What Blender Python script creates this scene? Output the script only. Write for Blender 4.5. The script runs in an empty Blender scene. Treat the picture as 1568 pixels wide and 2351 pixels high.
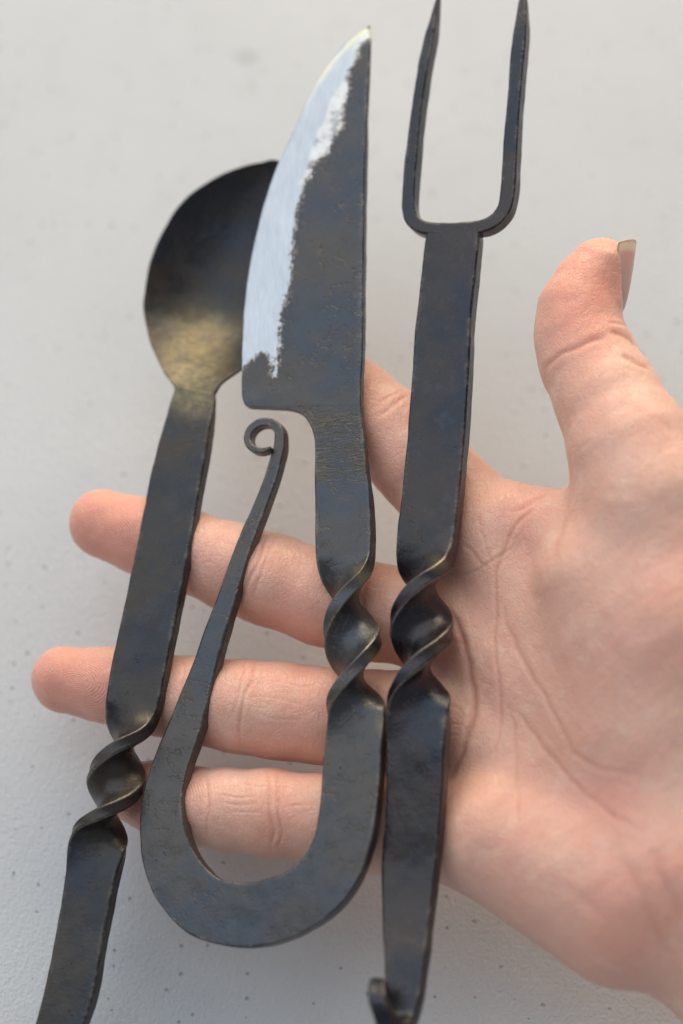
import bpy, math, random
import numpy as np
from mathutils import Matrix, Vector
random.seed(7); RNG = np.random.default_rng(11)
C = bpy.context.scene.collection
SC = bpy.context.scene

# ------------------------------------------------------------------ camera frame
# Shapes are laid out in millimetres in a frame whose z axis points at the camera; W turns that frame into
# the world, where the painted floor is the plane z = 0.
D = 500.0                    # focus distance, mm
S = 0.105                    # mm per layout unit at the focus distance (1568 x 2351 units across the picture)
FLOOR_B = 0.42; FLOOR_Z = -66.0
TH = math.atan(FLOOR_B)
ROT = Matrix.Rotation(TH, 4, 'X')
LIFT = -FLOOR_Z * math.cos(TH) * 0.001
W4 = Matrix.Translation((0, 0, LIFT)) @ ROT @ Matrix.Scale(0.001, 4)
Wn = np.array(W4)
def world(p): p = np.asarray(p, float); return p @ Wn[:3, :3].T + Wn[:3, 3]
def wdir(p): p = np.asarray(p, float); return p @ np.array(ROT)[:3, :3].T
def P(px, py, z):
    k = S * (D - z) / D
    return np.stack([(px - 784.0) * k, (1175.5 - py) * k, np.asarray(z, float) + 0 * np.asarray(px, float)], -1)
def unP(v):
    k = S * (D - v[:, 2]) / D
    return 784.0 + v[:, 0] / k, 1175.5 - v[:, 1] / k

cam = bpy.data.cameras.new('camera'); co = bpy.data.objects.new('camera', cam); C.objects.link(co)
cam.sensor_fit = 'HORIZONTAL'; cam.sensor_width = 15.6
cam.lens = 15.6 * D / (1568 * S)
co.matrix_world = Matrix.Translation((0, 0, LIFT)) @ ROT @ Matrix.Translation((0, 0, D * 0.001))
cam.clip_start = 0.01; cam.clip_end = 100
cam.dof.use_dof = True; cam.dof.focus_distance = D * 0.001 + 0.002; cam.dof.aperture_fstop = 3.0
cam.dof.aperture_blades = 7
SC.camera = co

# ------------------------------------------------------------------ light
wd = bpy.data.worlds.new('World'); SC.world = wd; wd.use_nodes = True
bg = wd.node_tree.nodes['Background']; bg.inputs[0].default_value = (0.80, 0.85, 0.92, 1); bg.inputs[1].default_value = 0.31
def area(name, d, dist, sx, sy, power, col):
    l = bpy.data.lights.new(name, 'AREA'); l.shape = 'RECTANGLE'; l.size = sx; l.size_y = sy; l.energy = power; l.color = col
    o = bpy.data.objects.new(name, l); C.objects.link(o)
    dw = Vector(wdir(np.array(d) / np.linalg.norm(d)))
    o.location = Vector(world([0, 0, 0])) + dw * dist
    o.rotation_euler = dw.to_track_quat('Z', 'Y').to_euler()
    return o
area('open_sky_light', (-0.50, 0.70, 0.64), 2.1, 3.2, 2.8, 36.0, (0.80, 0.91, 1.0))
area('doorway_light', (0.12, 0.98, 0.0), 1.5, 1.5, 0.68, 24.0, (1.0, 0.82, 0.58))
SC.view_settings.view_transform = 'Standard'; SC.view_settings.look = 'None'
SC.view_settings.exposure = 0.10; SC.view_settings.gamma = 1.0
SC.cycles.use_denoising = True
SC.cycles.max_bounces = 8

# ------------------------------------------------------------------ node helpers
def mat(name):
    m = bpy.data.materials.new(name); m.use_nodes = True
    nt = m.node_tree; b = nt.nodes['Principled BSDF']
    return m, nt, b
class G:
    def __init__(s, nt): s.nt = nt; s.L = nt.links.new
    def n(s, t, **k):
        o = s.nt.nodes.new(t)
        for a, v in k.items(): setattr(o, a, v)
        return o
    def put(s, sock, v):
        if hasattr(v, 'is_output') or isinstance(v, bpy.types.NodeSocket): s.L(v, sock)
        elif isinstance(v, (tuple, list)) and len(v) == 3 and sock.type == 'RGBA': sock.default_value = (*v, 1)
        else: sock.default_value = v
    def math(s, op, a, b=0.0, c=None, clamp=False):
        o = s.n('ShaderNodeMath', operation=op, use_clamp=clamp); s.put(o.inputs[0], a); s.put(o.inputs[1], b)
        if c is not None: s.put(o.inputs[2], c)
        return o.outputs[0]
    def mix(s, f, a, b):
        o = s.n('ShaderNodeMix', data_type='RGBA'); s.put(o.inputs[0], f); s.put(o.inputs[6], a); s.put(o.inputs[7], b); return o.outputs[2]
    def mixf(s, f, a, b):
        o = s.n('ShaderNodeMix', data_type='FLOAT'); s.put(o.inputs[0], f); s.put(o.inputs[2], a); s.put(o.inputs[3], b); return o.outputs[0]
    def ss(s, v, a, b, lo=0.0, hi=1.0):
        o = s.n('ShaderNodeMapRange', interpolation_type='SMOOTHSTEP'); s.put(o.inputs[0], v)
        s.put(o.inputs[1], a); s.put(o.inputs[2], b); s.put(o.inputs[3], lo); s.put(o.inputs[4], hi); return o.outputs[0]
    def noise(s, co, scale, det=4, rough=.55, dist=0.0):
        o = s.n('ShaderNodeTexNoise'); s.put(o.inputs['Scale'], scale); s.put(o.inputs['Detail'], det); s.put(o.inputs['Roughness'], rough); s.put(o.inputs['Distortion'], dist)
        s.L(co, o.inputs['Vector']); return o.outputs[0]
    def voro(s, co, scale, feat='F1', rnd=1.0, dim='3D'):
        o = s.n('ShaderNodeTexVoronoi', feature=feat, voronoi_dimensions=dim); s.put(o.inputs['Scale'], scale); s.put(o.inputs['Randomness'], rnd)
        s.L(co, o.inputs['Vector']); return o
    def mapping(s, co, sc=(1, 1, 1), rot=(0, 0, 0), loc=(0, 0, 0)):
        o = s.n('ShaderNodeMapping'); o.inputs['Scale'].default_value = sc; o.inputs['Rotation'].default_value = rot; o.inputs['Location'].default_value = loc
        s.L(co, o.inputs[0]); return o.outputs[0]
    def attr(s, name): return s.n('ShaderNodeAttribute', attribute_name=name)
    def pos(s): return s.n('ShaderNodeNewGeometry').outputs['Position']
    def bump(s, h, strength, dist, prev=None):
        o = s.n('ShaderNodeBump'); s.put(o.inputs['Strength'], strength); s.put(o.inputs['Distance'], dist); s.L(h, o.inputs['Height'])
        if prev is not None: s.L(prev, o.inputs['Normal'])
        return o.outputs[0]

# ------------------------------------------------------------------ materials
def floor_material():
    m, nt, b = mat('painted_concrete'); g = G(nt); p = g.pos()
    big = g.noise(p, 9, 4, .6); mid = g.noise(p, 60, 5, .6)
    col = g.mix(g.ss(big, .35, .68), (.585, .592, .606), (.622, .630, .642))
    col = g.mix(g.math('MULTIPLY', g.ss(mid, .52, .72), .22), col, (.52, .522, .535))
    # scattered pin-holes and dirt specks
    v = g.voro(p, 95, dim='2D')
    sep = g.n('ShaderNodeSeparateColor'); g.L(v.outputs['Color'], sep.inputs[0])
    rad = g.math('MULTIPLY', g.ss(sep.outputs[1], .94, 1.0), .075)
    speck = g.ss(g.math('ADD', v.outputs['Distance'], g.math('MULTIPLY', g.math('SUBTRACT', g.noise(p, 700, 3), .5), .10)), g.math('MULTIPLY', rad, 1.0), g.math('MULTIPLY', rad, .45))
    v2 = g.voro(p, 300, dim='2D'); sep2 = g.n('ShaderNodeSeparateColor'); g.L(v2.outputs['Color'], sep2.inputs[0])
    rad2 = g.math('MULTIPLY', g.ss(sep2.outputs[0], .84, 1.0), .20)
    speck2 = g.ss(v2.outputs['Distance'], rad2, g.math('MULTIPLY', rad2, .4))
    v3 = g.voro(g.mapping(p, (1, 1.4, 1), (0, 0, .6)), 17, dim='2D'); sep3 = g.n('ShaderNodeSeparateColor'); g.L(v3.outputs['Color'], sep3.inputs[0])
    rad3 = g.math('MULTIPLY', g.ss(sep3.outputs[2], .80, 1.0), .10)
    smud = g.math('MULTIPLY', g.ss(g.math('ADD', v3.outputs['Distance'], g.math('MULTIPLY', g.math('SUBTRACT', mid, .5), .12)), rad3, g.math('MULTIPLY', rad3, .2)), .30)
    col = g.mix(smud, col, (.27, .27, .28))
    scr = g.noise(g.mapping(p, (40, 1.1, 1), (0, 0, -.75)), 30, 3, .6)
    col = g.mix(g.math('MULTIPLY', g.math('MULTIPLY', g.ss(scr, .66, .74), g.ss(big, .48, .6)), .30), col, (.40, .40, .41))
    grit = g.noise(p, 1500, 2, .6); col = g.mix(g.math('MULTIPLY', g.ss(grit, .58, .75), .22), col, (.36, .355, .35))
    col = g.mix(g.math('MULTIPLY', speck2, .55), col, (.22, .21, .20))
    col = g.mix(g.math('MULTIPLY', speck, .8), col, (.10, .10, .105))
    g.L(col, b.inputs['Base Color']); b.inputs['Roughness'].default_value = .52; b.inputs['Specular IOR Level'].default_value = .35
    st = g.noise(g.mapping(p, (1, .45, 1), (0, 0, -.85)), 900, 4, .65)
    h = g.math('ADD', g.math('MULTIPLY', st, .9), g.math('MULTIPLY', g.noise(p, 1100, 3, .65), .8))
    h = g.math('SUBTRACT', h, g.math('MULTIPLY', speck2, .7))
    g.L(g.bump(h, .7, .00055), b.inputs['Normal'])
    return m

def steel_material(name, tint, brown, rough, flaky, ior):
    """Blackened forged steel: patchy scale, faint blue and brown temper, brassy brushed places and a blade-tip reflection put into the colour ('brass'), file marks ('file')
    and a bright ground bevel ('gd': signed distance in mm, positive on the ground side)."""
    m, nt, b = mat(name); g = G(nt); p = g.pos()
    n1 = g.noise(p, 75, 5, .62); n2 = g.noise(p, 240, 6, .68); n3 = g.noise(p, 1250, 4, .7); n4 = g.noise(p, 33, 4, .6)
    n5 = g.noise(g.mapping(p, (1, 1, 1), (0, 0, 0), (3.1, 1.7, .4)), 130, 5, .7)
    pat = g.ss(n1, .40, .60)
    col = g.mix(g.math('MULTIPLY', g.math('ADD', pat, g.ss(n4, .40, .62)), .5), tint, brown)
    col = g.mix(g.math('MULTIPLY', g.ss(n5, .52, .66), .5), col, (.036, .038, .046))
    col = g.mix(g.math('MULTIPLY', g.ss(n2, .57, .70), .5), col, (.034, .029, .026))
    col = g.mix(g.math('MULTIPLY', g.ss(n3, .60, .74), .55), col, (.090, .070, .052))
    wc = g.n('ShaderNodeTexNoise'); wc.inputs['Scale'].default_value = 260; wc.inputs['Detail'].default_value = 4; g.L(p, wc.inputs['Vector'])
    wv = g.n('ShaderNodeVectorMath', operation='MULTIPLY_ADD'); g.L(wc.outputs['Color'], wv.inputs[0]); wv.inputs[1].default_value = (.009,) * 3; g.L(p, wv.inputs[2])
    fl = g.voro(wv.outputs[0], 175, 'DISTANCE_TO_EDGE')
    flake = g.math('MULTIPLY', g.ss(fl.outputs['Distance'], .055, .01), g.ss(n5, .50, .60))
    flake = g.math('MULTIPLY', flake, flaky)
    col = g.mix(g.math('MULTIPLY', flake, .7), col, (.085, .066, .048))
    pv = g.voro(wv.outputs[0], 420); pvs = g.n('ShaderNodeSeparateColor'); g.L(pv.outputs['Color'], pvs.inputs[0])
    pr = g.math('MULTIPLY', g.ss(pvs.outputs[0], .62, 1.0), .30)
    pit = g.ss(pv.outputs['Distance'], pr, g.math('MULTIPLY', pr, .4))
    col = g.mix(g.math('MULTIPLY', pit, .6), col, (.012, .010, .009))
    brass_refl = g.attr('brass_refl').outputs['Fac']
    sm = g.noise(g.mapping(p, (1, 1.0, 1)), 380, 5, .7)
    bm = g.math('MULTIPLY', g.ss(brass_refl, .05, .9), g.math('ADD', .35, g.math('MULTIPLY', g.ss(sm, .30, .70), .55)))
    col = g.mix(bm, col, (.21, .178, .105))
    fa = g.attr('file').outputs['Fac']
    fn = g.noise(g.mapping(p, (12, 260, 40), (0, 0, .12)), 14, 4, .6)
    fm = g.math('MULTIPLY', fa, g.ss(fn, .50, .62)); col = g.mix(g.math('MULTIPLY', fm, .55), col, (.22, .19, .13))
    edge = g.attr('worn').outputs['Fac']
    em = g.math('MULTIPLY', edge, g.math('MULTIPLY', g.ss(n5, .42, .62), g.ss(n3, .35, .6))); col = g.mix(g.math('MULTIPLY', em, .55), col, (.27, .235, .20))
    burn = g.math('MULTIPLY', g.ss(edge, .9, 2.0), g.math('ADD', .35, g.math('MULTIPLY', g.ss(n2, .40, .62), .65)))
    col = g.mix(g.math('MULTIPLY', burn, .8), col, (.30, .27, .215)); em = g.math('MAXIMUM', em, burn)
    gd = g.attr('gd').outputs['Fac']
    drag = g.noise(g.mapping(p, (26, 5, 8), (0, 0, .1)), 60, 4, .65)
    gs = g.math('ADD', gd, g.math('ADD', g.math('MULTIPLY', g.math('SUBTRACT', n2, .5), 4.2), g.math('MULTIPLY', g.math('SUBTRACT', n3, .5), 4.0)))
    gs = g.math('ADD', gs, g.math('MULTIPLY', g.math('SUBTRACT', drag, .5), 2.2))
    gm = g.ss(gs, -.5, .6)
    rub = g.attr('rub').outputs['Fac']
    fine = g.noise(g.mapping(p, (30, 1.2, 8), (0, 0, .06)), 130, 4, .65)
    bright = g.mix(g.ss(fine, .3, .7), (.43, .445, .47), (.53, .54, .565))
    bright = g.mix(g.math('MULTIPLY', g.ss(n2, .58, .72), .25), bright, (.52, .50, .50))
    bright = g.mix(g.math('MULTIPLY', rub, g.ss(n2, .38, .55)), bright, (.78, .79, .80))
    bright = g.mix(brass_refl, bright, (.86, .78, .56))  # straw colour stands in for the warm reflection on the blade tip
    col = g.mix(gm, col, bright)
    g.L(col, b.inputs['Base Color'])
    met = g.math('MAXIMUM', gm, g.math('MAXIMUM', g.math('MULTIPLY', bm, .9), g.math('MULTIPLY', g.math('MAXIMUM', fm, em), .6)))
    g.L(met, b.inputs['Metallic'])
    g.L(g.mix(g.ss(n4, .40, .60), (.80, .88, 1.0), (1.0, .93, .88)), b.inputs['Specular Tint'])
    r = g.math('ADD', rough, g.math('ADD', g.math('MULTIPLY', g.math('SUBTRACT', n2, .5), .45), g.math('MULTIPLY', g.math('SUBTRACT', n5, .5), .5)))
    r = g.mixf(bm, r, .47); r = g.mixf(burn, r, .30)
    r = g.mixf(gm, r, g.mixf(rub, .40, .75)); g.L(r, b.inputs['Roughness'])
    b.inputs['IOR'].default_value = ior
    h = g.math('ADD', g.math('MULTIPLY', n2, .26), g.math('MULTIPLY', n3, .20))
    h = g.math('ADD', h, g.math('MULTIPLY', n1, .8))
    h = g.math('SUBTRACT', h, g.math('ADD', g.math('MULTIPLY', flake, .22), g.math('MULTIPLY', pit, .12)))
    h = g.math('MULTIPLY', h, g.mixf(gm, 1.0, .10))
    h = g.math('SUBTRACT', h, g.math('MULTIPLY', fm, .25))
    h = g.math('ADD', h, g.math('MULTIPLY', g.math('MULTIPLY', gm, fine), .10))
    rg = g.attr('ringc').outputs['Vector']; rl = g.n('ShaderNodeVectorMath', operation='LENGTH'); g.L(rg, rl.inputs[0])
    rn = g.n('ShaderNodeTexNoise', noise_dimensions='1D'); g.L(g.math('ADD', rl.outputs['Value'], g.math('MULTIPLY', n1, .8)), rn.inputs['W']); rn.inputs['Scale'].default_value = 1.6; rn.inputs['Detail'].default_value = 4
    h = g.math('ADD', h, g.math('MULTIPLY', g.math('MULTIPLY', rn.outputs[0], g.ss(rl.outputs['Value'], .01, .5)), .28))
    g.L(g.bump(h, .7, .0006), b.inputs['Normal'])
    return m

def skin_material():
    m, nt, b = mat('skin'); g = G(nt); p = g.pos()
    red = g.attr('red').outputs['Fac']; cr = g.attr('crease').outputs['Fac']
    n1 = g.noise(p, 55, 4, .6); n2 = g.noise(p, 150, 5, .6); n3 = g.noise(p, 26, 3, .5)
    col = g.mix(g.ss(n3, .35, .65), (.80, .440, .325), (.82, .510, .395))
    col = g.mix(g.math('MULTIPLY', g.ss(n1, .45, .66), .5), col, (.79, .40, .31))
    col = g.mix(g.math('MULTIPLY', g.ss(n2, .52, .70), .45), col, (.85, .60, .47))
    n6 = g.noise(p, 620, 4, .65); col = g.mix(g.math('MULTIPLY', g.ss(n6, .48, .68), .18), col, (.72, .34, .25))
    col = g.mix(g.math('MULTIPLY', red, .75), col, (.76, .265, .195))
    col = g.mix(g.math('MULTIPLY', cr, .55), col, (.58, .22, .15))
    sp = g.voro(p, 120); sps = g.n('ShaderNodeSeparateColor'); g.L(sp.outputs['Color'], sps.inputs[0])
    sr = g.math('MULTIPLY', g.ss(sps.outputs[0], .93, 1.0), .05)
    col = g.mix(g.math('MULTIPLY', g.ss(sp.outputs['Distance'], sr, g.math('MULTIPLY', sr, .5)), .7), col, (.10, .05, .035))
    g.L(col, b.inputs['Base Color'])
    b.inputs['Subsurface Weight'].default_value = .55
    b.inputs['Subsurface Radius'].default_value = (1.0, .35, .18); b.inputs['Subsurface Scale'].default_value = .0035
    b.inputs['Roughness'].default_value = .40; b.inputs['Specular IOR Level'].default_value = .45
    # finger-print ridges from the coordinates stored per finger
    fp = g.attr('fp'); s = g.n('ShaderNodeSeparateXYZ'); g.L(fp.outputs['Vector'], s.inputs[0])
    rr = g.math('SQRT', g.math('ADD', g.math('POWER', s.outputs[0], 2.0), g.math('MULTIPLY', g.math('POWER', s.outputs[1], 2.0), 1.5)))
    rr = g.math('ADD', rr, g.math('MULTIPLY', g.noise(p, 130, 2, .5), 1.6))
    wv = g.math('SINE', g.math('MULTIPLY', rr, 2 * math.pi / .62))
    rid = g.math('MULTIPLY', wv, s.outputs[2])
    wc = g.n('ShaderNodeTexNoise'); wc.inputs['Scale'].default_value = 300; g.L(p, wc.inputs['Vector'])
    wv2 = g.n('ShaderNodeVectorMath', operation='MULTIPLY_ADD'); g.L(wc.outputs['Color'], wv2.inputs[0]); wv2.inputs[1].default_value = (.004,) * 3; g.L(p, wv2.inputs[2])
    cell = g.voro(g.mapping(wv2.outputs[0], (1.6, .8, 1), (0, 0, .25)), 620, 'DISTANCE_TO_EDGE').outputs['Distance']
    cell2 = g.voro(g.mapping(wv2.outputs[0], (.5, 1.3, 1), (0, 0, -.3)), 240, 'DISTANCE_TO_EDGE').outputs['Distance']
    str_ = g.noise(g.mapping(p, (2.6, .7, 1), (0, 0, .3)), 420, 4, .6)
    h = g.math('ADD', g.math('MULTIPLY', rid, .20), g.math('MULTIPLY', g.ss(cell, 0, .14), .26))
    h = g.math('ADD', h, g.math('MULTIPLY', g.ss(cell2, 0, .035), .19))
    h = g.math('ADD', h, g.math('MULTIPLY', str_, .6))
    g.L(g.bump(h, .55, .00045), b.inputs['Normal'])
    return m

def nail_material():
    m, nt, b = mat('nail'); g = G(nt); t = g.attr('tip').outputs['Fac']; p = g.pos()
    n = g.noise(p, 300, 3)
    col = g.mix(g.ss(t, .80, .88), (.72, .42, .34), g.mix(g.ss(n, .35, .7), (.78, .64, .42), (.84, .74, .54)))
    g.L(col, b.inputs['Base Color']); b.inputs['Roughness'].default_value = .34
    b.inputs['Subsurface Weight'].default_value = .4; b.inputs['Subsurface Scale'].default_value = .0015
    return m
MF = floor_material()
M_KNIFE = steel_material('forged_steel_knife', (.020, .024, .032), (.040, .033, .029), .31, .8, 1.62)
M_SPOON = steel_material('forged_steel_spoon', (.010, .011, .015), (.030, .022, .016), .32, .15, 1.48)
M_FORK = steel_material('forged_steel_fork', (.006, .007, .012), (.024, .015, .016), .25, .2, 1.50)
MS = skin_material(); MN = nail_material()

# ------------------------------------------------------------------ object helpers
def tag(o, label, cat, kind=None):
    o['label'] = label; o['category'] = cat
    if kind: o['kind'] = kind
def link_mesh(name, verts, faces, m, parent=None, normals=None, attrs=None):
    """verts in world metres; the object's origin goes to the middle of its vertices."""
    c = (verts.min(0) + verts.max(0)) / 2
    me = bpy.data.meshes.new(name)
    me.from_pydata((verts - c).tolist(), [], [list(map(int, f)) for f in faces]) if len(faces) < 60000 else None
    if len(faces) >= 60000:
        f = np.asarray(faces, np.int32)
        me.vertices.add(len(verts)); me.vertices.foreach_set('co', (verts - c).astype(np.float32).ravel())
        me.loops.add(f.size); me.loops.foreach_set('vertex_index', f.ravel())
        me.polygons.add(len(f)); me.polygons.foreach_set('loop_start', np.arange(0, f.size, f.shape[1], dtype=np.int32))
        me.update(calc_edges=True)
    me.polygons.foreach_set('use_smooth', np.ones(len(me.polygons), bool))
    for k, a in (attrs or {}).items():
        if a.ndim == 1:
            at = me.attributes.new(k, 'FLOAT', 'POINT'); at.data.foreach_set('value', a.astype(np.float32))
        else:
            at = me.attributes.new(k, 'FLOAT_VECTOR', 'POINT'); at.data.foreach_set('vector', a.astype(np.float32).ravel())
    me.validate(); me.update()
    if normals is not None: me.normals_split_custom_set_from_vertices(normals.tolist())
    me.materials.append(m)
    o = bpy.data.objects.new(name, me); C.objects.link(o)
    if parent is not None: o.parent = parent; o.location = Vector(c) - parent.location
    else: o.location = c
    return o
def empty(name, loc):
    o = bpy.data.objects.new(name, None); C.objects.link(o); o.location = loc; o.empty_display_size = .02; return o

def spline(t, y, tq):
    """monotone cubic interpolation (no overshoot)"""
    t = np.asarray(t, float); y = np.asarray(y, float); h = np.diff(t); d = np.diff(y) / h
    m = np.zeros_like(y); m[0] = d[0]; m[-1] = d[-1]
    for i in range(1, len(y) - 1):
        if d[i - 1] * d[i] > 0:
            w1 = 2 * h[i] + h[i - 1]; w2 = h[i] + 2 * h[i - 1]; m[i] = (w1 + w2) / (w1 / d[i - 1] + w2 / d[i])
    i = np.clip(np.searchsorted(t, tq) - 1, 0, len(h) - 1); s = (tq - t[i]) / h[i]
    return ((1 + 2 * s) * (1 - s) ** 2 * y[i] + s * (1 - s) ** 2 * h[i] * m[i] + s * s * (3 - 2 * s) * y[i + 1] + s * s * (s - 1) * h[i] * m[i + 1])
def catmull(t, y, tq):
    t = np.asarray(t, float); y = np.asarray(y, float); h = np.diff(t)
    m = np.gradient(y, t, axis=0)
    i = np.clip(np.searchsorted(t, tq) - 1, 0, len(h) - 1); s = (tq - t[i]) / h[i]
    return ((1 + 2 * s) * (1 - s) ** 2 * y[i] + s * (1 - s) ** 2 * h[i] * m[i] + s * s * (3 - 2 * s) * y[i + 1] + s * s * (s - 1) * h[i] * m[i + 1])
def nrm(v): return v / np.maximum(np.linalg.norm(v, axis=-1, keepdims=True), 1e-12)
def sstep(x, a, b): t = np.clip((x - a) / (b - a), 0, 1); return t * t * (3 - 2 * t)
_sn = [(RNG.normal(size=3), RNG.uniform(0, 6.28)) for _ in range(24)]
def snoise(v, scale):
    """cheap smooth noise from random sines, v in mm, scale = feature size in mm; about -1..1"""
    s = np.zeros(len(v))
    for d, ph in _sn: s += np.sin(v @ d * (2.2 / scale) + ph)
    return s / 5.0

BX = 850.0
def z0(px, py, sx=.033, xp=850.0): return .0315 * (py - 1230) + .033 * (xp - BX) + sx * (px - xp)

NA, NC = 22, 4      # points across a face, points per rounded corner
def profile(w, th, cr, bev, tl, sag, fold):
    """one closed cross-section ring in (u, v) mm"""
    cr = min(cr, w * .49, th * .49)
    us, vs = [], []
    hw, ht = w / 2, th / 2
    a = np.linspace(-1, 1, NA) * (hw - cr)
    up = np.stack([a, np.full(NA, ht)], 1)
    cor = np.linspace(0, math.pi / 2, NC + 2)[1:-1]
    tr = np.stack([hw - cr + cr * np.cos(cor[::-1]), ht - cr + cr * np.sin(cor[::-1])], 1)
    br = np.stack([hw - cr + cr * np.cos(-cor), -ht + cr + cr * np.sin(-cor)], 1)
    side_r = np.array([[hw, ht - cr], [hw, -ht + cr]])
    dn = np.stack([a[::-1], np.full(NA, -ht)], 1)
    bl = np.stack([-(hw - cr + cr * np.cos(cor[::-1] + 0)), -(ht - cr + cr * np.sin(cor[::-1]))], 1)
    tlc = np.stack([-(hw - cr + cr * np.cos(cor)), ht - cr + cr * np.sin(cor)], 1)
    side_l = np.array([[-hw, -ht + cr], [-hw, ht - cr]])
    q = np.concatenate([up, tr, side_r, br, dn, bl, side_l, tlc])
    if bev > 0:
        f = np.clip((q[:, 0] + hw) / max(w * bev, 1e-6), 0, 1); q[:, 1] *= tl + (1 - tl) * f
    if sag > 0:
        r = np.clip(np.abs(q[:, 0]) / max(hw, 1e-6), 0, 1); q[:, 1] -= sag * (1 - r ** 2.2)
    return q
RN = 2 * NA + 4 * NC + 4

def build_bar(rows, step, slope, frame, th, ranges, root, material, cr=.8, tw=None, bev=None, sag=None, brass_refl=None, filem=None,
              gd=None, extra_t=None, wob=.12, catm=True, th_f=None, cr_f=None, rub=None, cap=True):
    """Sweep one bar of metal. rows: (px, py, total width in units, extra z); ranges: [(part name, py-arc start, end)] as fractions of arc length t."""
    rows = np.array(rows, float)
    px, py, wt, ze = rows.T
    seg = np.r_[0, np.cumsum(np.hypot(np.diff(px), np.diff(py)) + np.abs(np.diff(ze)) / S)]
    n = max(int(seg[-1] / step), 8)
    tq = np.linspace(0, seg[-1], n)
    if extra_t is not None: tq = np.unique(np.r_[tq, extra_t(seg, rows)])
    f = catmull if catm else spline
    X = f(seg, px, tq); Y = f(seg, py, tq); Wd = spline(seg, wt, tq); Z = spline(seg, ze, tq)
    sx, xp = slope
    zz = z0(X, Y, sx, xp) + Z
    pts = P(X, Y, zz)
    T = nrm(np.gradient(pts, axis=0))
    pn = nrm(np.array([-sx / S, .30, 1.0]))
    k = S * (D - zz) / D
    inplane = nrm(np.cross(np.broadcast_to(pn, T.shape), T))
    Uf = nrm(np.array([1, 0, sx / S]))
    if frame == 'x':                                  # path near vertical, may curl out of the plane
        U = nrm(Uf - T * (T @ Uf)[:, None]); N = nrm(np.cross(T, U))
    else:                                             # flat work: faces stay parallel to the tool's plane
        N = np.broadcast_to(pn, T.shape).copy()
        h, Ux = frame(Y, tq) if callable(frame) else (np.zeros(len(tq)), Uf)
        U = nrm(inplane * (1 - h)[:, None] + Ux * h[:, None])
    if tw is not None:
        a = np.radians(tw(X, Y, tq))[:, None]; U, N = np.cos(a) * U + np.sin(a) * N, np.cos(a) * N - np.sin(a) * U
    roll = math.atan(sx / S)
    thk = np.full(len(tq), th) if th_f is None else th_f(X, Y, tq)
    wmm = np.maximum((Wd * k - thk * math.sin(roll) * .6) / math.cos(roll * .8), .5)
    V = []; A = {k_: [] for k_ in ('brass_refl', 'file', 'gd', 'worn', 'rub')}
    for i in range(len(tq)):
        q = profile(wmm[i], thk[i], (cr if cr_f is None else cr_f(Y[i])), 0 if bev is None else bev(Y[i])[0], 1 if bev is None else bev(Y[i])[1], 0 if sag is None else sag(Y[i], tq[i]), 0)
        V.append(pts[i] + q[:, :1] * U[i] + q[:, 1:] * N[i])
        e = np.clip((np.abs(q[:, 0]) - (wmm[i] / 2 - .9)) / .5, 0, 1) * np.clip(1 - np.abs(np.abs(q[:, 1]) - thk[i] / 2) / .7, 0, 1)
        A['worn'].append(e)
    V = np.concatenate(V)
    A['worn'] = np.concatenate(A['worn'])
    nr = len(tq)
    # hammered, not machined: small wander of the surface
    idx = np.arange(nr * RN).reshape(nr, RN)
    q0 = idx[:-1]; q1 = idx[1:]
    quads = np.stack([q0, np.roll(q0, -1, 1), np.roll(q1, -1, 1), q1], -1)     # (nr-1, RN, 4)
    def vnormals(V):
        fn = np.cross(V[quads[..., 2]] - V[quads[..., 0]], V[quads[..., 3]] - V[quads[..., 1]])
        vn = np.zeros_like(V)
        for c in range(4): np.add.at(vn, quads[..., c].ravel(), fn.reshape(-1, 3))
        return nrm(vn)
    vn = vnormals(V)
    cen = np.repeat(pts, RN, 0)
    if np.mean(np.sum(vn * (V - cen), 1)) < 0: vn = -vn; quads = quads[..., ::-1]
    twm = np.repeat(np.zeros(nr) if tw is None else np.clip(np.abs(np.gradient(tw(X, Y, tq))) * .25, 0, 1), RN)
    V = V + vn * (wob * snoise(V, 9.0) * (1 + 1.3 * twm) + wob * .4 * snoise(V + 50, 3.0))[:, None]
    vn = vnormals(V)
    A['worn'] = A['worn'] * (1 + 1.2 * np.clip(twm * 1.5, 0, 1))
    if sag is not None: A['worn'] = np.where(np.repeat(tq, RN) < arc_b, A['worn'] * 1.7, A['worn'])
    ox, oy = unP(V)
    rowY = np.repeat(Y, RN); rowX = np.repeat(X, RN); rowT = np.repeat(tq, RN)
    A['brass_refl'] = brass_refl(ox, oy, rowY, vn) if brass_refl else np.zeros(len(V))
    A['file'] = filem(ox, oy, rowT) if filem else np.zeros(len(V))
    A['gd'] = gd(ox, oy, vn) if gd else np.full(len(V), -9.0)
    A['rub'] = rub(ox, oy) if rub else np.zeros(len(V))
    A['ringc'] = np.zeros((len(V), 3))
    if sag is not None:                               # finger-wide polishing arcs follow the hollow of the bowl
        c0 = P(495, 640, z0(495, 640)); A['ringc'] = np.where((np.repeat(tq, RN) < arc_b)[:, None], (V - c0) * np.array([1.35, 1, 0]), 0)
    VW = world(V); NW = wdir(vn)
    tot = seg[-1]
    for name, a, b_ in ranges:
        i0 = int(np.searchsorted(tq, a - 1e-6)); i1 = int(min(np.searchsorted(tq, b_ - 1e-6), nr - 1))
        fs = quads[i0:i1].reshape(-1, 4) - i0 * RN
        fl = fs.tolist()
        if i0 == 0 and cap: fl.append(list(range(RN))[::-1])
        if i1 == nr - 1 and cap: fl.append([(i1 - i0) * RN + j for j in range(RN)])
        sl = slice(i0 * RN, (i1 + 1) * RN)
        link_mesh(name, VW[sl], fl, material, root, NW[sl], {kk: vv[sl] for kk, vv in A.items()})
    return tq, X, Y, zz
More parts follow.
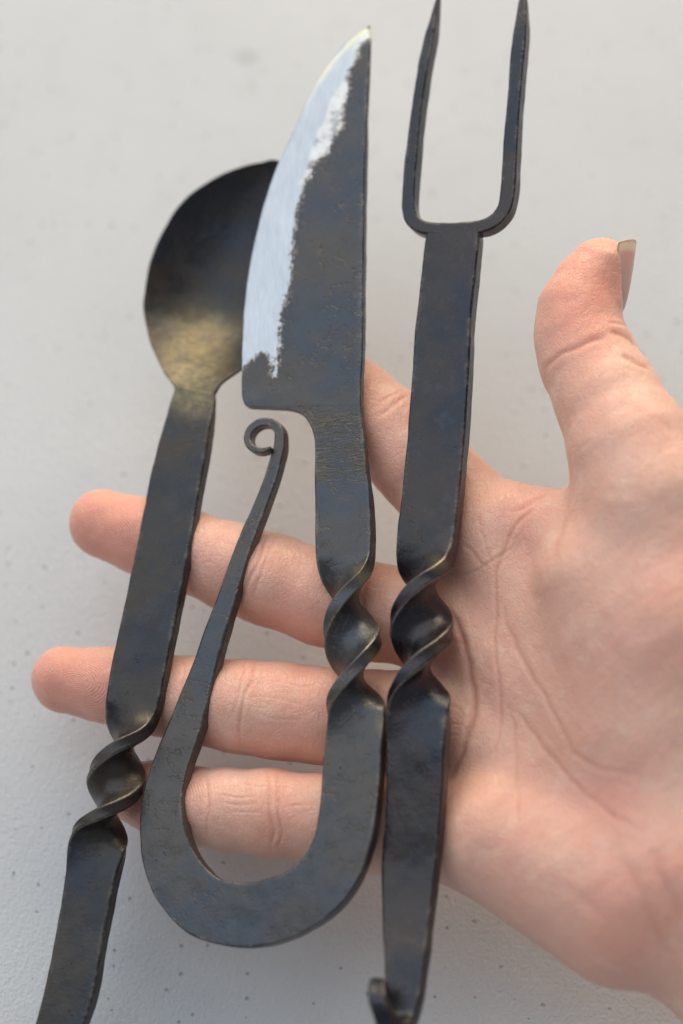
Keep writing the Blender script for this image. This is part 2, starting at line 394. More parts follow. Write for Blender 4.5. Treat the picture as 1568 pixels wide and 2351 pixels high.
def arc_at(rows, py, first=True):
    rows = np.array(rows, float); seg = np.r_[0, np.cumsum(np.hypot(np.diff(rows[:, 0]), np.diff(rows[:, 1])) + np.abs(np.diff(rows[:, 3])) / S)]
    for i in range(len(rows) - 1):
        a, b_ = rows[i, 1], rows[i + 1, 1]
        if min(a, b_) <= py <= max(a, b_): return seg[i] + (seg[i + 1] - seg[i]) * (py - a) / (b_ - a)
    return seg[-1]
def total(rows):
    rows = np.array(rows, float); return float(np.sum(np.hypot(np.diff(rows[:, 0]), np.diff(rows[:, 1])) + np.abs(np.diff(rows[:, 3])) / S)) + 1

# ------------------------------------------------------------------ floor
nfl = 2.2
fo = link_mesh('floor', np.array([[-nfl, -nfl, 0], [nfl, -nfl, 0], [nfl, nfl, 0], [-nfl, nfl, 0]], float), [[0, 1, 2, 3]], MF)
tag(fo, 'pale grey painted concrete floor with specks and brush marks', 'floor', 'structure')

# ------------------------------------------------------------------ knife
KS = (.040, 800.0)
kn = empty('knife', Vector(world(P(800, 1700, z0(800, 1700) - 2))))
tag(kn, 'forged knife with bright ground edge, twisted neck and handle bent into a hook', 'knife')
bl_L = [(60, 846), (64, 838), (68, 827), (80, 811), (94, 795), (115, 774), (140, 755), (168, 735), (200, 715), (236, 696), (272, 679), (332, 651), (384, 627), (440, 607), (512, 587), (580, 571), (648, 559), (720, 552), (800, 548), (860, 546), (904, 549), (924, 555), (933, 561), (936, 600), (939, 650), (944, 674), (952, 690), (962, 701), (978, 712), (992, 718), (1006, 721)]
bl_R = [(60, 849), (80, 854), (200, 851), (320, 847), (600, 843), (800, 842), (900, 838), (942, 838), (1006, 843)]
ys = np.unique(np.r_[np.linspace(60, 72, 9), np.linspace(72, 140, 24), np.linspace(140, 920, 130), np.linspace(920, 1006, 60)])
Lx = spline(*zip(*bl_L), ys); Rx = spline(*zip(*bl_R), ys)
rows_k = [((l + r) / 2, y, r - l, 0) for l, r, y in zip(Lx, Rx, ys)]
rows_k += [(785, 1062, 126, 0), (791, 1142, 134, 0), (793.5, 1222, 139, 0), (794, 1280, 136, 0), (797, 1335, 132, 0), (801, 1391, 131, 0), (809, 1486, 133, 0), (813, 1571, 132, 0), (817, 1646, 136, 0),
           (814, 1742, 143, 0), (811, 1790, 145, 0), (805, 1860, 143, 0), (792, 1930, 142, 0), (766, 1995, 146, 0), (724, 2044, 148, 0), (667, 2080, 149, 0), (600, 2099, 150, 0), (535, 2100, 148, 0),
           (472, 2080, 145, 0), (427, 2038, 141, 0), (394, 1978, 131, 0), (379, 1905, 115, 0), (379, 1840, 106, 0), (392, 1778, 98, 0), (429, 1676, 88, 0), (468, 1555, 72, 0), (489, 1489, 63, 0), (522, 1387, 56, 0), (571, 1243, 44, 0),
           (612, 1140, 39, 0), (636, 1066, 37, 0), (646, 1016, 34, 0), (643, 990, 31, 0), (630, 976, 29, 0), (610, 972, 28, .3), (590, 980, 27, .6), (576, 996, 26, .9), (573, 1014, 25, 1.2), (581, 1030, 24, 1.5), (596, 1037, 22, 1.7), (612, 1037, 19, 1.9), (626, 1032, 15, 2.0)]
ground = np.array([(856, 60), (851, 88), (833, 98), (823, 128), (808, 160), (801, 185), (793, 224), (789, 262), (784, 296), (768, 318), (752, 352), (724, 370), (714, 394), (700, 430), (692, 462), (679, 504), (675, 560), (671, 620), (659, 680), (648, 720), (643, 768), (640, 820), (634, 862), (624, 862), (620, 838), (611, 813), (590, 820), (566, 834), (556, 852), (552, 900), (550, 930), (500, 930), (480, 500), (700, 40)], float)
def poly_sdf(px, py, poly):
    d = np.full(len(px), 1e9); inside = np.zeros(len(px), bool)
    for (x0, y0), (x1, y1) in zip(poly, np.roll(poly, -1, 0)):
        ex, ey = x1 - x0, y1 - y0; wx, wy = px - x0, py - y0
        t = np.clip((wx * ex + wy * ey) / (ex * ex + ey * ey), 0, 1)
        d = np.minimum(d, np.hypot(wx - ex * t, wy - ey * t))
        c = ((y0 > py) != (y1 > py)) & (px < (x1 - x0) * (py - y0) / (y1 - y0 + 1e-12) + x0)
        inside ^= c
    return np.where(inside, d, -d)
def k_gd(ox, oy, vn):
    s = poly_sdf(ox, oy, ground) * S
    return np.where(oy < 940, s, -9)
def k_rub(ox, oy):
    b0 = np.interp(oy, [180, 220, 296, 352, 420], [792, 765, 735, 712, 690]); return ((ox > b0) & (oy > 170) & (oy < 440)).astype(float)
def k_tw(X, Y, t):
    down = t < arc_at(rows_k, 1800)
    a = spline([0, 1270, 1310, 1391, 1482, 1571, 1644, 1730, 3000], [0, 0, 14, 90, 180, 270, 342, 360, 360], np.clip(Y, 0, 2999))
    return np.where(down, a, 360)
ka = lambda y: arc_at(rows_k, y)
arc_scroll = total(rows_k) - 1 - 190
def k_frame(Y, t): return 1 - sstep(t, ka(1020), ka(1180)), nrm(np.array([1, 0, KS[0] / S]))
def k_bev(Y): return (.46 * (1 - sstep(Y, 880, 935)) + .02, .12 + .88 * sstep(Y, 880, 938)) if Y < 940 else (0, 1)
def k_bev2(Y): return k_bev(Y)
def twist_brass(cx0, y1, y2, sig=30):
    def f(ox, oy, rY, vn):
        up = np.clip(vn[:, 1] * 1.6 + .05, 0, 1)
        m = np.exp(-((oy - y1) / sig) ** 2) + np.exp(-((oy - y2) / sig) ** 2)
        return np.clip(up * m * 1.1, 0, 1)
    return f
def k_brass_refl(ox, oy, rY, vn):
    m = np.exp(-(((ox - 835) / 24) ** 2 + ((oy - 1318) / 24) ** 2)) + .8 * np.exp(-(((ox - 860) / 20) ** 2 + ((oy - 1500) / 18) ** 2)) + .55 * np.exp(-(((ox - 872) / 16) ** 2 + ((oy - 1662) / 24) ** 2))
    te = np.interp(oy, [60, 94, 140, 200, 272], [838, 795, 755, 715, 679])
    m = m + 1.0 * np.clip(1 - (ox - te) / 22, 0, 1) * (1 - sstep(oy, 150, 290)) * (oy < 300) + .5 * (1 - sstep(oy, 62, 150))  # warm reflection painted along the tip's edge and over the tip itself
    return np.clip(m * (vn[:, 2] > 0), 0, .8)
def k_file(ox, oy, t): return (t < ka(1290)) * sstep(oy, 935, 965) * (1 - sstep(oy, 1080, 1125))
tk = lambda X, Y, t: np.where(t < ka(1006), 2.6 * (.3 + .7 * sstep(Y, 60, 420)), 2.6 + 1.4 * sstep(t, ka(1006), ka(1250))) - .5 * sstep(t, arc_scroll - 600, arc_scroll) + 1.0 * sstep(t, ka(1290), ka(1370)) * (1 - sstep(t, ka(1600), ka(1690)))
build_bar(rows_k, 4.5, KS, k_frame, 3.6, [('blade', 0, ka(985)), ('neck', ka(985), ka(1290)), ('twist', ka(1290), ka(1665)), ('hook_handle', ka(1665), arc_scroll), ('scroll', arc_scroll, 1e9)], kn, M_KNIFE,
          cr=.55, cr_f=lambda y: .5 + .25 * sstep(y, 1300, 1380) * (1 - sstep(y, 1600, 1690)), tw=k_tw, bev=k_bev, gd=k_gd, brass_refl=k_brass_refl, filem=k_file, th_f=tk, extra_t=lambda seg, rows: seg[:len(ys)], wob=.10, catm=True, rub=k_rub)

# ------------------------------------------------------------------ fork
FS = (.046, 985.0)
fk = empty('fork', Vector(world(P(965, 1700, z0(965, 1700) - 2))))
tag(fk, 'two-pronged forged fork with twisted shaft lying against the palm', 'fork')
rows_f = [(1050, 525, 122, 0), (1047, 536, 128, 0), (1043, 560, 134, 0), (1035, 630, 136, 0), (1027, 700, 137, 0), (1014, 900, 142, 0), (1002, 1058, 144, 0), (987, 1200, 145, 0), (979, 1265, 143, 0), (972, 1365, 143, 0), (967, 1460, 145, 0), (963, 1550, 143, 0), (961, 1650, 145, 0), (959, 1720, 145, -.4), (958, 1800, 143, -1.6), (952, 1900, 139, -3.2), (944, 2000, 135, -4.6), (941, 2060, 128, -4.7), (938, 2130, 117, -3.4), (934, 2210, 104, -1.0), (929, 2290, 90, .2),
          (923, 2332, 79, 1.6), (914, 2356, 70, 4.2), (903, 2364, 62, 7.4), (891, 2350, 55, 10.2), (879, 2322, 49, 12.0), (870, 2296, 48, 12.6), (867, 2274, 46, 11.4), (868, 2262, 44, 8.8), (872, 2264, 40, 6.2), (877, 2278, 36, 4.6), (881, 2296, 32, 4.4)]
def f_tw(X, Y, t):
    a = spline([0, 1235, 1285, 1365, 1460, 1550, 1635, 1730, 3000], [0, 0, 12, 90, 180, 270, 346, 360, 360], np.clip(Y, 0, 2999)); return a
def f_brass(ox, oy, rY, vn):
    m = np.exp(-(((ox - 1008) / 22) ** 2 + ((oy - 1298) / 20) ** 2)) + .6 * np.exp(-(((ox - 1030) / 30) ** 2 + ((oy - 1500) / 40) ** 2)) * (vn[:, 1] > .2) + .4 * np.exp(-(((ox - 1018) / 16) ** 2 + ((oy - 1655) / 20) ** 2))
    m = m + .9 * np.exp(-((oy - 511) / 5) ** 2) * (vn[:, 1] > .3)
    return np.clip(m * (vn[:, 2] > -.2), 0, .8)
fa = lambda y: arc_at(rows_f, y)
f_th = lambda X, Y, t: 4.2 + .9 * sstep(Y, 1270, 1350) * (1 - sstep(Y, 1590, 1690)) - .4 * sstep(t, fa(1900), fa(2290)) - .8 * sstep(t, fa(2290), total(rows_f))
build_bar(rows_f, 4.5, FS, 'x', 4.2, [('shaft', 0, fa(1270)), ('twist', fa(1270), fa(1670)), ('handle', fa(1670), fa(2290)), ('scroll', fa(2290), 1e9)], fk, M_FORK, cr=.7, cr_f=lambda y: .65 + .25 * sstep(y, 1270, 1350) * (1 - sstep(y, 1600, 1700)), tw=f_tw, brass_refl=f_brass, th_f=f_th, wob=.09)
tine_l = [(1085, 529, 36, 0), (1040, 531, 36, 0), (1000, 531, 36, 0), (972, 526, 38, 0), (951, 510, 39, 0), (943, 486, 39, 0), (943, 450, 39, 0), (946, 405, 38, 0), (952, 345, 36, 0), (960, 270, 34, 0), (970, 202, 33, 0), (982, 130, 35, 0), (989, 98, 34, 0), (998, 52, 24, 0), (1005, 10, 15, 0), (1010, -24, 6, 0)]
tine_r = [(1015, 531, 36, 0), (1050, 531, 36, 0), (1090, 528, 37, 0), (1118, 523, 40, 0), (1145, 507, 42, 0), (1163, 482, 43, 0), (1170, 450, 43, 0), (1173, 405, 43, 0), (1178, 315, 41, 0), (1187, 202, 40, 0), (1195, 110, 40, 0), (1199, 66, 37, 0), (1201, 20, 27, 0), (1202, -10, 18, 0), (1204, -50, 6, 0)]
for tr in (tine_l, tine_r):
    build_bar(tr, 3.5, FS, 0, 4.1, [('tine', 0, 1e9)], fk, M_FORK, cr=.55, wob=.09,
              th_f=lambda X, Y, t: (4.14 if tr is tine_l else 4.05) * (.35 + .65 * sstep(Y, -40, 95)))

# ------------------------------------------------------------------ spoon
SS = (.033, 850.0)
sp = empty('spoon', Vector(world(P(300, 1600, z0(300, 1600) - 2))))
tag(sp, 'forged spoon with dark round bowl partly behind the knife blade and twisted handle', 'spoon')
ax0 = np.array([448., 898.]); axd = np.array([.289, -.957]); axn = np.array([-.957, -.289])
bw = [(0, 52, 52), (22, 83, 58), (63, 116, 92), (102, 144, 128), (184, 180, 168), (280, 191, 182), (378, 178, 174), (436, 153, 150), (480, 117, 124), (518, 70, 92), (540, 31, 62), (551, 6, 54), (557, -6, 44), (559, -12, 38)]
al = np.unique(np.r_[np.linspace(0, 500, 90), np.linspace(500, 559, 44)])
lw = spline([b[0] for b in bw], [b[1] for b in bw], al) * (1 + .05 * sstep(al, 10, 80)); rw = spline([b[0] for b in bw], [b[2] for b in bw], al)
bc = ax0 + al[:, None] * axd + axn * ((lw - rw) / 2)[:, None]
def spz(y): return float(np.interp(y, [300, 600, 900, 1150, 1400, 2600], [-16, -12.5, -7.5, -3, 0, 0]))
rows_s = [(c[0], c[1], l + r, spz(c[1])) for c, l, r in zip(bc, lw, rw)][::-1]
nb = len(rows_s)
rows_s += [(x, y, w, spz(y)) for x, y, w in [(443, 935, 113), (436, 972, 119), (426, 1019, 124), (409, 1100, 131), (393, 1187, 134), (360, 1359, 137), (329, 1511, 139), (314, 1590, 137), (303, 1645, 133), (281, 1730, 131), (263, 1808, 131), (241, 1882, 131), (222, 1955, 137), (214, 2013, 129), (206, 2060, 125), (192, 2130, 125), (165, 2277, 126), (140, 2360, 122), (105, 2460, 112), (70, 2550, 92), (45, 2610, 60), (38, 2630, 25)]]
sa = lambda y: arc_at(rows_s[nb - 1:], y) + arc_b
arc_b = total(rows_s[:nb]) - 1
_pa, _pb = P(*ax0, z0(*ax0)), P(*(ax0 + axd * 500), z0(*(ax0 + axd * 500)))
_pn = nrm(np.array([-SS[0] / S, .30, 1.0]))
def s_frame(Y, t): return 1 - sstep(t, arc_b, arc_b + 120), nrm(np.cross(_pn, nrm(_pa - _pb)))
def s_tw(X, Y, t):
    a = spline([0, 1610, 1655, 1730, 1808, 1882, 1945, 2020, 3000], [0, 0, 14, 90, 180, 270, 345, 360, 360], np.clip(Y, 0, 2999)); return a
def s_sag(y, t):
    if t > arc_b: return 0
    f = 1 - t / arc_b                               # 0 at the neck, 1 at the tip
    return 12.0 * (sstep(f, -.02, .42)) ** .9 * (1 - max(0, (f - .42) / .58) ** 2.4)
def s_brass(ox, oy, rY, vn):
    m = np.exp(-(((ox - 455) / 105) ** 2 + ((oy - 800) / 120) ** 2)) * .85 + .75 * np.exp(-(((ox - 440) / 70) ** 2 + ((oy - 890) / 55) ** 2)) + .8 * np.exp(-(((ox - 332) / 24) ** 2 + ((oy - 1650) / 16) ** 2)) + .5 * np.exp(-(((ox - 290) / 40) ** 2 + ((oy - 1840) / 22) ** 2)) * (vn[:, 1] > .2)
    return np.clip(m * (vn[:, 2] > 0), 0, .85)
s_th = lambda X, Y, t: np.where(t < arc_b, 1.7, 1.7 + 2.3 * sstep(t, arc_b, arc_b + 110) + .9 * sstep(Y, 1640, 1710) * (1 - sstep(Y, 1910, 1990)))
build_bar(rows_s, 4.5, SS, s_frame, 4, [('bowl', 0, arc_b), ('shaft', arc_b, sa(1640)), ('twist', sa(1640), sa(1970)), ('handle', sa(1970), 1e9)], sp, M_SPOON, cr=.75, cr_f=lambda y: .7 + .25 * sstep(y, 1640, 1710) * (1 - sstep(y, 1910, 1990)), tw=s_tw, sag=s_sag, brass_refl=s_brass, th_f=s_th, wob=.10,
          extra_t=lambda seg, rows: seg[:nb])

# ------------------------------------------------------------------ hand (signed distance field -> mesh)
def J(lst, dz=0.0):
    """finger joints: (px, py, radius in units, gap below the tool plane) -> centre + radius in mm"""
    out = []
    for px, py, r, gap in lst:
        zs = z0(px, py) - gap
        rm = r * S * (D - zs) / D
        out.append((*P(px, py, zs - rm), rm))
    return out
def Q(px, py, z, r): return (*P(px, py, z), r)
middle = J([(238, 1203, 80, 2.3), (330, 1231, 86, 2.3), (430, 1265, 91, 2.3), (540, 1303, 101, 2.3), (620, 1331, 106, 2.6), (740, 1372, 109, 5), (860, 1405, 112, 8), (970, 1422, 113, 9)])
ring = J([(150, 1560, 79, 2.3), (250, 1574, 84, 2.3), (350, 1592, 92, 2.3), (450, 1608, 98, 2.3), (560, 1622, 107, 2.3), (650, 1634, 111, 4), (740, 1643, 110, 5), (860, 1655, 114, 8), (960, 1660, 116, 9)])
little = J([(285, 1811, 69, 8), (360, 1831, 80, 6), (450, 1852, 86, 4), (530, 1860, 93, 3), (620, 1866, 101, 3), (740, 1878, 100, 4), (850, 1890, 110, 6), (950, 1905, 114, 7)])
index = J([(676, 815, 76, 6), (745, 868, 88, 6), (820, 930, 98, 5), (894, 994, 104, 5), (960, 1060, 110, 5), (1040, 1150, 113, 6), (1110, 1230, 116, 8)])
thumb = [Q(1374, 614, -5, 6.9), Q(1348, 658, -4.5, 7.9), Q(1328, 712, -3, 9.5), Q(1330, 772, -1.5, 10.5), Q(1354, 835, 1, 11.4), Q(1396, 918, 6, 12.4), Q(1448, 1030, 12, 14.5), Q(1500, 1160, 15, 17)]
palm_segs = [
    (Q(1110, 1235, -8, 11.5), Q(1500, 1750, 18, 17)), (Q(1035, 1425, -8, 11.5), Q(1500, 1800, 18, 17)),
    (Q(1012, 1650, -3, 11.5), Q(1480, 1900, 18, 17)), (Q(985, 1885, 1, 11.5), Q(1380, 1990, 18, 17)),
    (Q(1146, 1922, 14, 15.0), Q(1430, 2072, 24, 19.5)),
    (Q(1500, 1160, 15, 17), Q(1560, 1450, 17, 23)), (Q(1560, 1450, 17, 23), Q(1600, 1800, 20, 23)),
    (Q(1380, 1330, 14, 15), Q(1480, 1650, 18, 18)),
    (Q(1185, 1200, -3, 9.5), Q(1420, 1270, 7, 14)),
    (Q(1590, 2005, 24, 25.5), Q(2000, 2370, 30, 29)),
]
def cone(p, a, b):
    """distance to a round cone from a to b"""
    a = np.array(a); b = np.array(b); ba = b[:3] - a[:3]; L2 = ba @ ba
    pa = p - a[:3]; t = np.clip((pa @ ba) / L2, 0, 1)
    t = t * t * (3 - 2 * t) * .25 + t * .75
    return np.linalg.norm(pa - t[:, None] * ba, axis=1) - (a[3] + (b[3] - a[3]) * t)
def smin(a, b, k):
    h = np.maximum(k - np.abs(a - b), 0) / k
    return np.minimum(a, b) - h * h * h * k / 6
def chain(p, c, k=4.0):
    d = None
    for a, b in zip(c[:-1], c[1:]):
        e = cone(p, a, b); d = e if d is None else smin(d, e, k)
    return d
def hand_sdf(p):
    p = p.astype(np.float64)
    d = None
    for a, b in palm_segs:
        e = cone(p, a, b); d = e if d is None else smin(d, e, 10.0)
    d = smin(d, smin(chain(p, thumb), cone(p, Q(1394, 590, -6, 4.0), Q(1389, 690, -5, 4.3)), 4.0), 9.0)
    d = smin(d, cone(p, Q(1401, 590, .4, 1.5), Q(1405, 690, .4, 2.0)), 3.0)
    f = None
    for c in (index, middle, ring, little):
        e = chain(p, c); f = e if f is None else np.minimum(f, e)
        d_ = e
    # fingers join the palm; between each other they stay apart
    return smin(d, f, 9.0)
def surface_nets(lo, hi, h):
    nx, ny, nz = [int((b - a) / h) + 2 for a, b in zip(lo, hi)]
    gx = lo[0] + h * np.arange(nx); gy = lo[1] + h * np.arange(ny); gz = lo[2] + h * np.arange(nz)
    F = np.empty((nx, ny, nz), np.float32)
    YY, ZZ = np.meshgrid(gy, gz, indexing='ij'); yz = np.stack([YY.ravel(), ZZ.ravel()], 1)
    # coarse pass every 4th slab decides which columns can hold the surface
    for i0 in range(0, nx, 12):
        i1 = min(i0 + 12, nx)
        pp = np.concatenate([np.c_[np.full(len(yz), x), yz] for x in gx[i0:i1]])
        F[i0:i1] = hand_sdf(pp).reshape(i1 - i0, ny, nz)
    ins = F < 0
    c = np.zeros((nx - 1, ny - 1, nz - 1), np.int8)
    offs = [(i, j, k) for i in (0, 1) for j in (0, 1) for k in (0, 1)]
    for i, j, k in offs: c += ins[i:nx - 1 + i, j:ny - 1 + j, k:nz - 1 + k]
    act = (c > 0) & (c < 8)
    ci = np.argwhere(act); vid = np.full(act.shape, -1, np.int64); vid[act] = np.arange(len(ci))
    vals = np.stack([F[ci[:, 0] + i, ci[:, 1] + j, ci[:, 2] + k] for i, j, k in offs], 1)
    acc = np.zeros((len(ci), 3)); cnt = np.zeros(len(ci))
    O = np.array(offs)
    for a in range(8):
        for b in range(a + 1, 8):
            if np.abs(O[a] - O[b]).sum() != 1: continue
            s = (vals[:, a] < 0) != (vals[:, b] < 0)
            t = vals[s, a] / (vals[s, a] - vals[s, b])
            acc[s] += O[a] + t[:, None] * (O[b] - O[a]); cnt[s] += 1
    V = np.array(lo) + h * (ci + acc / cnt[:, None])
    faces = []
    for ax in range(3):
        sl0 = [slice(None)] * 3; sl1 = [slice(None)] * 3; sl0[ax] = slice(0, -1); sl1[ax] = slice(1, None)
        A_, B_ = ins[tuple(sl0)], ins[tuple(sl1)]
        e = np.argwhere(A_ != B_)
        b1, b2 = [(1, 2), (2, 0), (0, 1)][ax]
        ok = (e[:, b1] > 0) & (e[:, b2] > 0) & (e[:, b1] < act.shape[b1]) & (e[:, b2] < act.shape[b2])
        e = e[ok]; sgn = A_[tuple(e.T)]
        def cell(d1, d2):
            q = e.copy(); q[:, b1] -= d1; q[:, b2] -= d2; return vid[tuple(q.T)]
        q = np.stack([cell(1, 1), cell(0, 1), cell(0, 0), cell(1, 0)], 1)
        q[~sgn] = q[~sgn][:, ::-1]
        faces.append(q)
    f = np.concatenate(faces); f = f[(f >= 0).all(1)]
    return V, f
def grad(p, e=.05):
    k = np.array([[1, -1, -1], [-1, -1, 1], [-1, 1, -1], [1, 1, 1]], float)
    return nrm(sum(kk * hand_sdf(p + kk * e)[:, None] for kk in k))
def project(p, n=2):
    for _ in range(n):
        d = hand_sdf(p); p = p - grad(p) * d[:, None]
    return p
def subdivide(V, f):
    e = np.sort(np.stack([f, np.roll(f, -1, 1)], -1).reshape(-1, 2), 1)
    key = e[:, 0] * np.int64(len(V)) + e[:, 1]; u, inv = np.unique(key, return_inverse=True)
    ea, eb = u // len(V), u % len(V)
    n = len(V); m = inv.reshape(-1, 4) + n; cidx = np.arange(len(f)) + n + len(u)
    V2 = np.concatenate([V, (V[ea] + V[eb]) / 2, V[f].mean(1)])
    q = [np.stack([f[:, i], m[:, i], cidx, m[:, (i - 1) % 4]], 1) for i in range(4)]
    return V2, np.concatenate(q)

HV, HF = surface_nets((-82, -150, -62), (118, 72, 56), 1.3)
HV = project(HV, 2)
HV, HF = subdivide(HV, HF); HV, HF = subdivide(HV, HF)
HV = project(HV, 1)
HN = grad(HV)

# creases of the palm and fingers: polylines on the skin, (depth mm, half width units)
cre = [
    (.42, 6, [(1290, 1142), (1240, 1156), (1200, 1188), (1170, 1230), (1150, 1275), (1141, 1320), (1138, 1384), (1136, 1464), (1140, 1524), (1149, 1590), (1151, 1640), (1146, 1702), (1129, 1753)]),
    (.36, 9, [(1144, 1350), (1150, 1390), (1168, 1444), (1200, 1510), (1250, 1603), (1287, 1669), (1316, 1724), (1350, 1752), (1400, 1768), (1455, 1780)]),
    (.34, 9, [(1152, 1600), (1199, 1650), (1243, 1709), (1287, 1764), (1335, 1815), (1375, 1844), (1415, 1881), (1470, 1903)]),
    (.30, 6, [(1170, 1630), (1180, 1680), (1188, 1746), (1192, 1834), (1194, 1900)]),
    (1.0, 10, [(1030, 1380), (1040, 1408), (1062, 1464), (1078, 1530), (1088, 1580), (1089, 1620), (1082, 1672), (1063, 1727), (1038, 1778), (1020, 1800)]),
    (.14, 6, [(1090, 1552), (1115, 1570), (1135, 1578)]), (.14, 6, [(1100, 1640), (1120, 1600), (1132, 1570)]),
    (.25, 5, [(1045, 1330), (1090, 1310), (1140, 1280), (1180, 1250)]), (.22, 4, [(1100, 1180), (1110, 1230), (1130, 1290)]),
    (.45, 7, [(1180, 1175), (1220, 1155), (1262, 1133)]), (.3, 6, [(1060, 1250), (1090, 1275), (1120, 1300)]),
    (.12, 6, [(1000, 1450), (1040, 1470), (1085, 1490)]), (.25, 4, [(1030, 1620), (1060, 1632)]), (.25, 4, [(1030, 1660), (1060, 1668)]), (.25, 4, [(1028, 1690), (1055, 1690)]),
    # thumb
    (.55, 8, [(1244, 858), (1262, 834), (1290, 814), (1325, 795), (1357, 780), (1395, 772)]), (.35, 6, [(1240, 832), (1252, 850), (1250, 880)]),
    (.75, 8, [(1400, 764), (1425, 768), (1450, 785), (1462, 800)]), (.75, 8, [(1420, 812), (1450, 824), (1485, 842), (1496, 850)]), (.35, 5, [(1400, 745), (1430, 745), (1448, 752)]),
    (.10, 10, [(1300, 955), (1330, 942), (1362, 930)]), (.14, 10, [(1312, 1050), (1330, 1025), (1362, 1006)]), (.10, 12, [(1350, 1122), (1390, 1128), (1440, 1126), (1500, 1140)]),
    (.3, 12, [(1304, 1140), (1300, 1180), (1284, 1230), (1270, 1290)]),
    # middle finger
    (.50, 6, [(622, 1222), (604, 1256), (590, 1290), (572, 1330), (556, 1372), (540, 1410)]), (.30, 5, [(640, 1232), (620, 1262), (606, 1300), (590, 1345), (578, 1390)]),
    (.35, 6, [(452, 1176), (440, 1215), (428, 1260), (412, 1320), (402, 1350)]), (.25, 4, [(470, 1200), (458, 1250), (445, 1300)]),
    (.40, 7, [(870, 1290), (850, 1330), (838, 1380), (840, 1440), (850, 1480)]), (.3, 6, [(780, 1300), (800, 1340), (815, 1400)]),
    # ring finger
    (.45, 6, [(588, 1516), (580, 1545), (578, 1570), (562, 1600), (552, 1640), (548, 1680), (552, 1720)]), (.30, 5, [(566, 1514), (556, 1560), (545, 1600), (536, 1650)]),
    (.30, 5, [(425, 1512), (416, 1560), (412, 1620), (418, 1680)]), (.14, 4, [(600, 1600), (640, 1606), (690, 1612)]), (.14, 4, [(590, 1640), (650, 1650), (700, 1652)]), (.2, 4, [(620, 1562), (670, 1570), (720, 1574)]),
    (.4, 7, [(870, 1550), (858, 1600), (856, 1660), (862, 1720)]),
    # little finger
    (.42, 6, [(618, 1764), (616, 1800), (620, 1850), (626, 1900), (622, 1960)]), (.38, 5, [(640, 1768), (638, 1810), (642, 1860), (644, 1910), (638, 1960)]),
    (.35, 5, [(478, 1772), (474, 1820), (476, 1870), (472, 1925)]), (.2, 3.5, [(560, 1800), (590, 1804), (612, 1802)]), (.22, 3.5, [(500, 1828), (545, 1832), (590, 1830)]), (.2, 3.5, [(510, 1846), (560, 1850), (600, 1846)]), (.2, 3.5, [(530, 1866), (575, 1868), (605, 1866)]), (.2, 3.5, [(660, 1850), (700, 1852), (730, 1850)]),
    # index
    (.40, 6, [(938, 905), (915, 925), (890, 945), (866, 962)]), (.25, 5, [(925, 890), (900, 912), (870, 930)]),
    # wrist
    (.30, 18, [(1430, 1960), (1470, 2040), (1500, 2120), (1560, 2230)]), (.28, 18, [(1500, 1950), (1530, 2030), (1568, 2120)]), (.15, 18, [(1290, 2020), (1360, 2080), (1420, 2150)]),
]
hx, hy = unP(HV); front = np.clip(HN[:, 2] * 2.5, 0, 1)
disp = .12 * snoise(HV, 16.0) + .09 * snoise(HV + 31, 6.0) + .035 * snoise(HV + 77, 2.4)
crease = np.zeros(len(HV))
for dep, w, pl in cre:
    w *= .72; dep *= .78
    pl = np.array(pl, float); pad = w * 5
    s = np.nonzero((hx > pl[:, 0].min() - pad) & (hx < pl[:, 0].max() + pad) & (hy > pl[:, 1].min() - pad) & (hy < pl[:, 1].max() + pad) & (front > 0))[0]
    if not len(s): continue
    X_, Y_ = hx[s] + 3 * snoise(HV[s], 5.0), hy[s] + 3 * snoise(HV[s] + 9, 5.0); d = np.full(len(s), 1e9); fade = np.ones(len(s))
    L = np.r_[0, np.cumsum(np.hypot(*np.diff(pl, axis=0).T))]
    for i in range(len(pl) - 1):
        (x0, y0), (x1, y1) = pl[i], pl[i + 1]; ex, ey = x1 - x0, y1 - y0
        t = np.clip(((X_ - x0) * ex + (Y_ - y0) * ey) / (ex * ex + ey * ey), 0, 1)
        dd = np.hypot(X_ - x0 - ex * t, Y_ - y0 - ey * t); u = (L[i] + t * (L[i + 1] - L[i])) / L[-1]
        b_ = dd < d; d[b_] = dd[b_]; fade[b_] = np.minimum(1, np.minimum(u[b_], 1 - u[b_]) * 5 + .15)
    g_ = np.exp(-(d / w) ** 2); ring_ = np.exp(-((d - 2.4 * w) / (1.3 * w)) ** 2)
    disp[s] += front[s] * fade * dep * .62 * (-g_ + .28 * ring_)
    crease[s] = np.maximum(crease[s], front[s] * fade * np.minimum(1, dep * 1.7) * np.exp(-(d / (w * .8)) ** 2))
# redder pads, and finger-print coordinates
red = np.zeros(len(HV)); fp = np.zeros((len(HV), 3))
for (tx, ty, bx, by, R, am) in [(225, 1205, 620, 1330, 95, 1), (145, 1560, 560, 1620, 95, 1), (300, 1812, 530, 1860, 80, 1), (690, 825, 894, 992, 90, 1), (1335, 660, 1338, 765, 95, .9)]:
    ax_ = np.array([bx - tx, by - ty], float); ax_ /= np.linalg.norm(ax_)
    cx, cy = tx + ax_[0] * 25, ty + ax_[1] * 25
    dx, dy = hx - cx, hy - cy
    u = (dx * ax_[0] + dy * ax_[1]) * S; v = (-dx * ax_[1] + dy * ax_[0]) * S
    d = np.hypot(u * .75, v)
    s = d < 16
    fp[s, 0] = u[s] * .8; fp[s, 1] = v[s]; fp[s, 2] = (1 - sstep(d[s], 9, 15)) * front[s] * (.30 if ty < 700 else .95)
    red = np.maximum(red, am * .75 * (1 - sstep(d, 3, 17)))
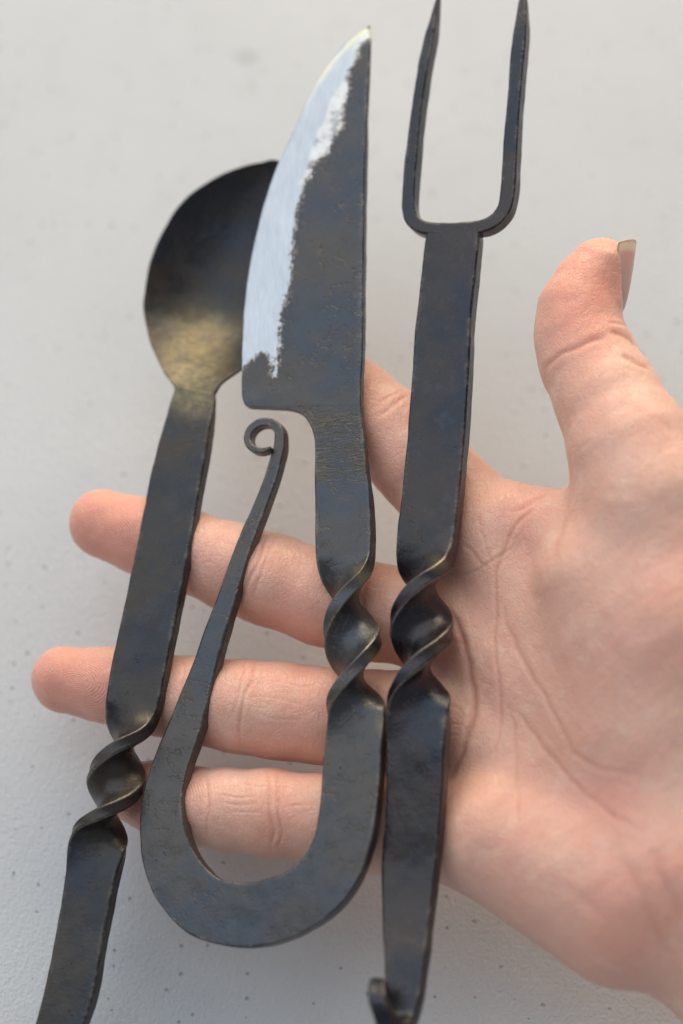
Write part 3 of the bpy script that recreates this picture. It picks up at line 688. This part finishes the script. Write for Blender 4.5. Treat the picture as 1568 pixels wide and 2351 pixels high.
for (x, y, r, am) in [(740, 1600, 110, .35), (680, 1400, 110, .3), (660, 1870, 90, .35), (1380, 1860, 140, .45), (1340, 740, 90, .4), (470, 1600, 80, .35), (500, 1290, 80, .3), (1200, 1180, 60, .35), (1020, 1500, 60, .5), (1450, 2050, 170, .4), (1480, 1500, 150, .2)]:
    red = np.maximum(red, am * np.exp(-((hx - x) ** 2 + (hy - y) ** 2) / r ** 2))
HV2 = HV + HN * disp[:, None]
hand = link_mesh('hand', world(HV2), HF, MS, None, None, {'red': red, 'crease': crease, 'fp': fp})
tag(hand, 'open right hand, palm up and thumb raised, carrying the three utensils across its fingers', 'hand')

# thumb nail: a curved plate on the far side of the thumb tip
def nail():
    tip = np.array(Q(1419, 560, -6, 0)[:3]); base = np.array(Q(1424, 706, -4, 0)[:3])
    axis = nrm(tip - base)
    outw = nrm(np.array([.95, .10, .18])); outw = nrm(outw - axis * (outw @ axis)); side = nrm(np.cross(axis, outw))
    if side[2] < 0: side = -side
    V, tipv = [], []
    nu, nv = 26, 21
    for a in range(nu):
        s = a / (nu - 1)                              # 0 cuticle .. 1 free edge
        for b in range(nv):
            q = -1 + 2 * b / (nv - 1)
            half = 6.3 * (.62 + .38 * sstep(s, 0, .35)) 
            ang = q * 1.15
            R = half / .913
            s2 = s * 1.0 + (1 - abs(q) ** 2) * (-.10 * (1 - s) + .11 * s)
            c = base + axis * (s2 * 14.6)
            V.append(c + side * (R * math.sin(ang)) + outw * (R * math.cos(ang) - R + .1 + 4.4 * s ** .6)); tipv.append(s)
    V = np.array(V); F_ = []
    id_ = lambda a, b: a * nv + b
    n = len(V)
    # thickness
    V = np.concatenate([V, V - outw * .40]); tipv = np.array(tipv + tipv)
    for a in range(nu - 1):
        for b in range(nv - 1):
            q = [id_(a, b), id_(a + 1, b), id_(a + 1, b + 1), id_(a, b + 1)]
            F_.append(q); F_.append([i + n for i in q[::-1]])
    rim = [id_(0, b) for b in range(nv)] + [id_(a, nv - 1) for a in range(1, nu)] + [id_(nu - 1, b) for b in range(nv - 2, -1, -1)] + [id_(a, 0) for a in range(nu - 2, 0, -1)]
    for i, j in zip(rim, rim[1:] + rim[:1]): F_.append([j, i, i + n, j + n])
    o = link_mesh('nail', world(V), F_, MN, None, None, {'tip': tipv})
    o.parent = hand; o.location = Vector(o.location) - hand.location
nail()
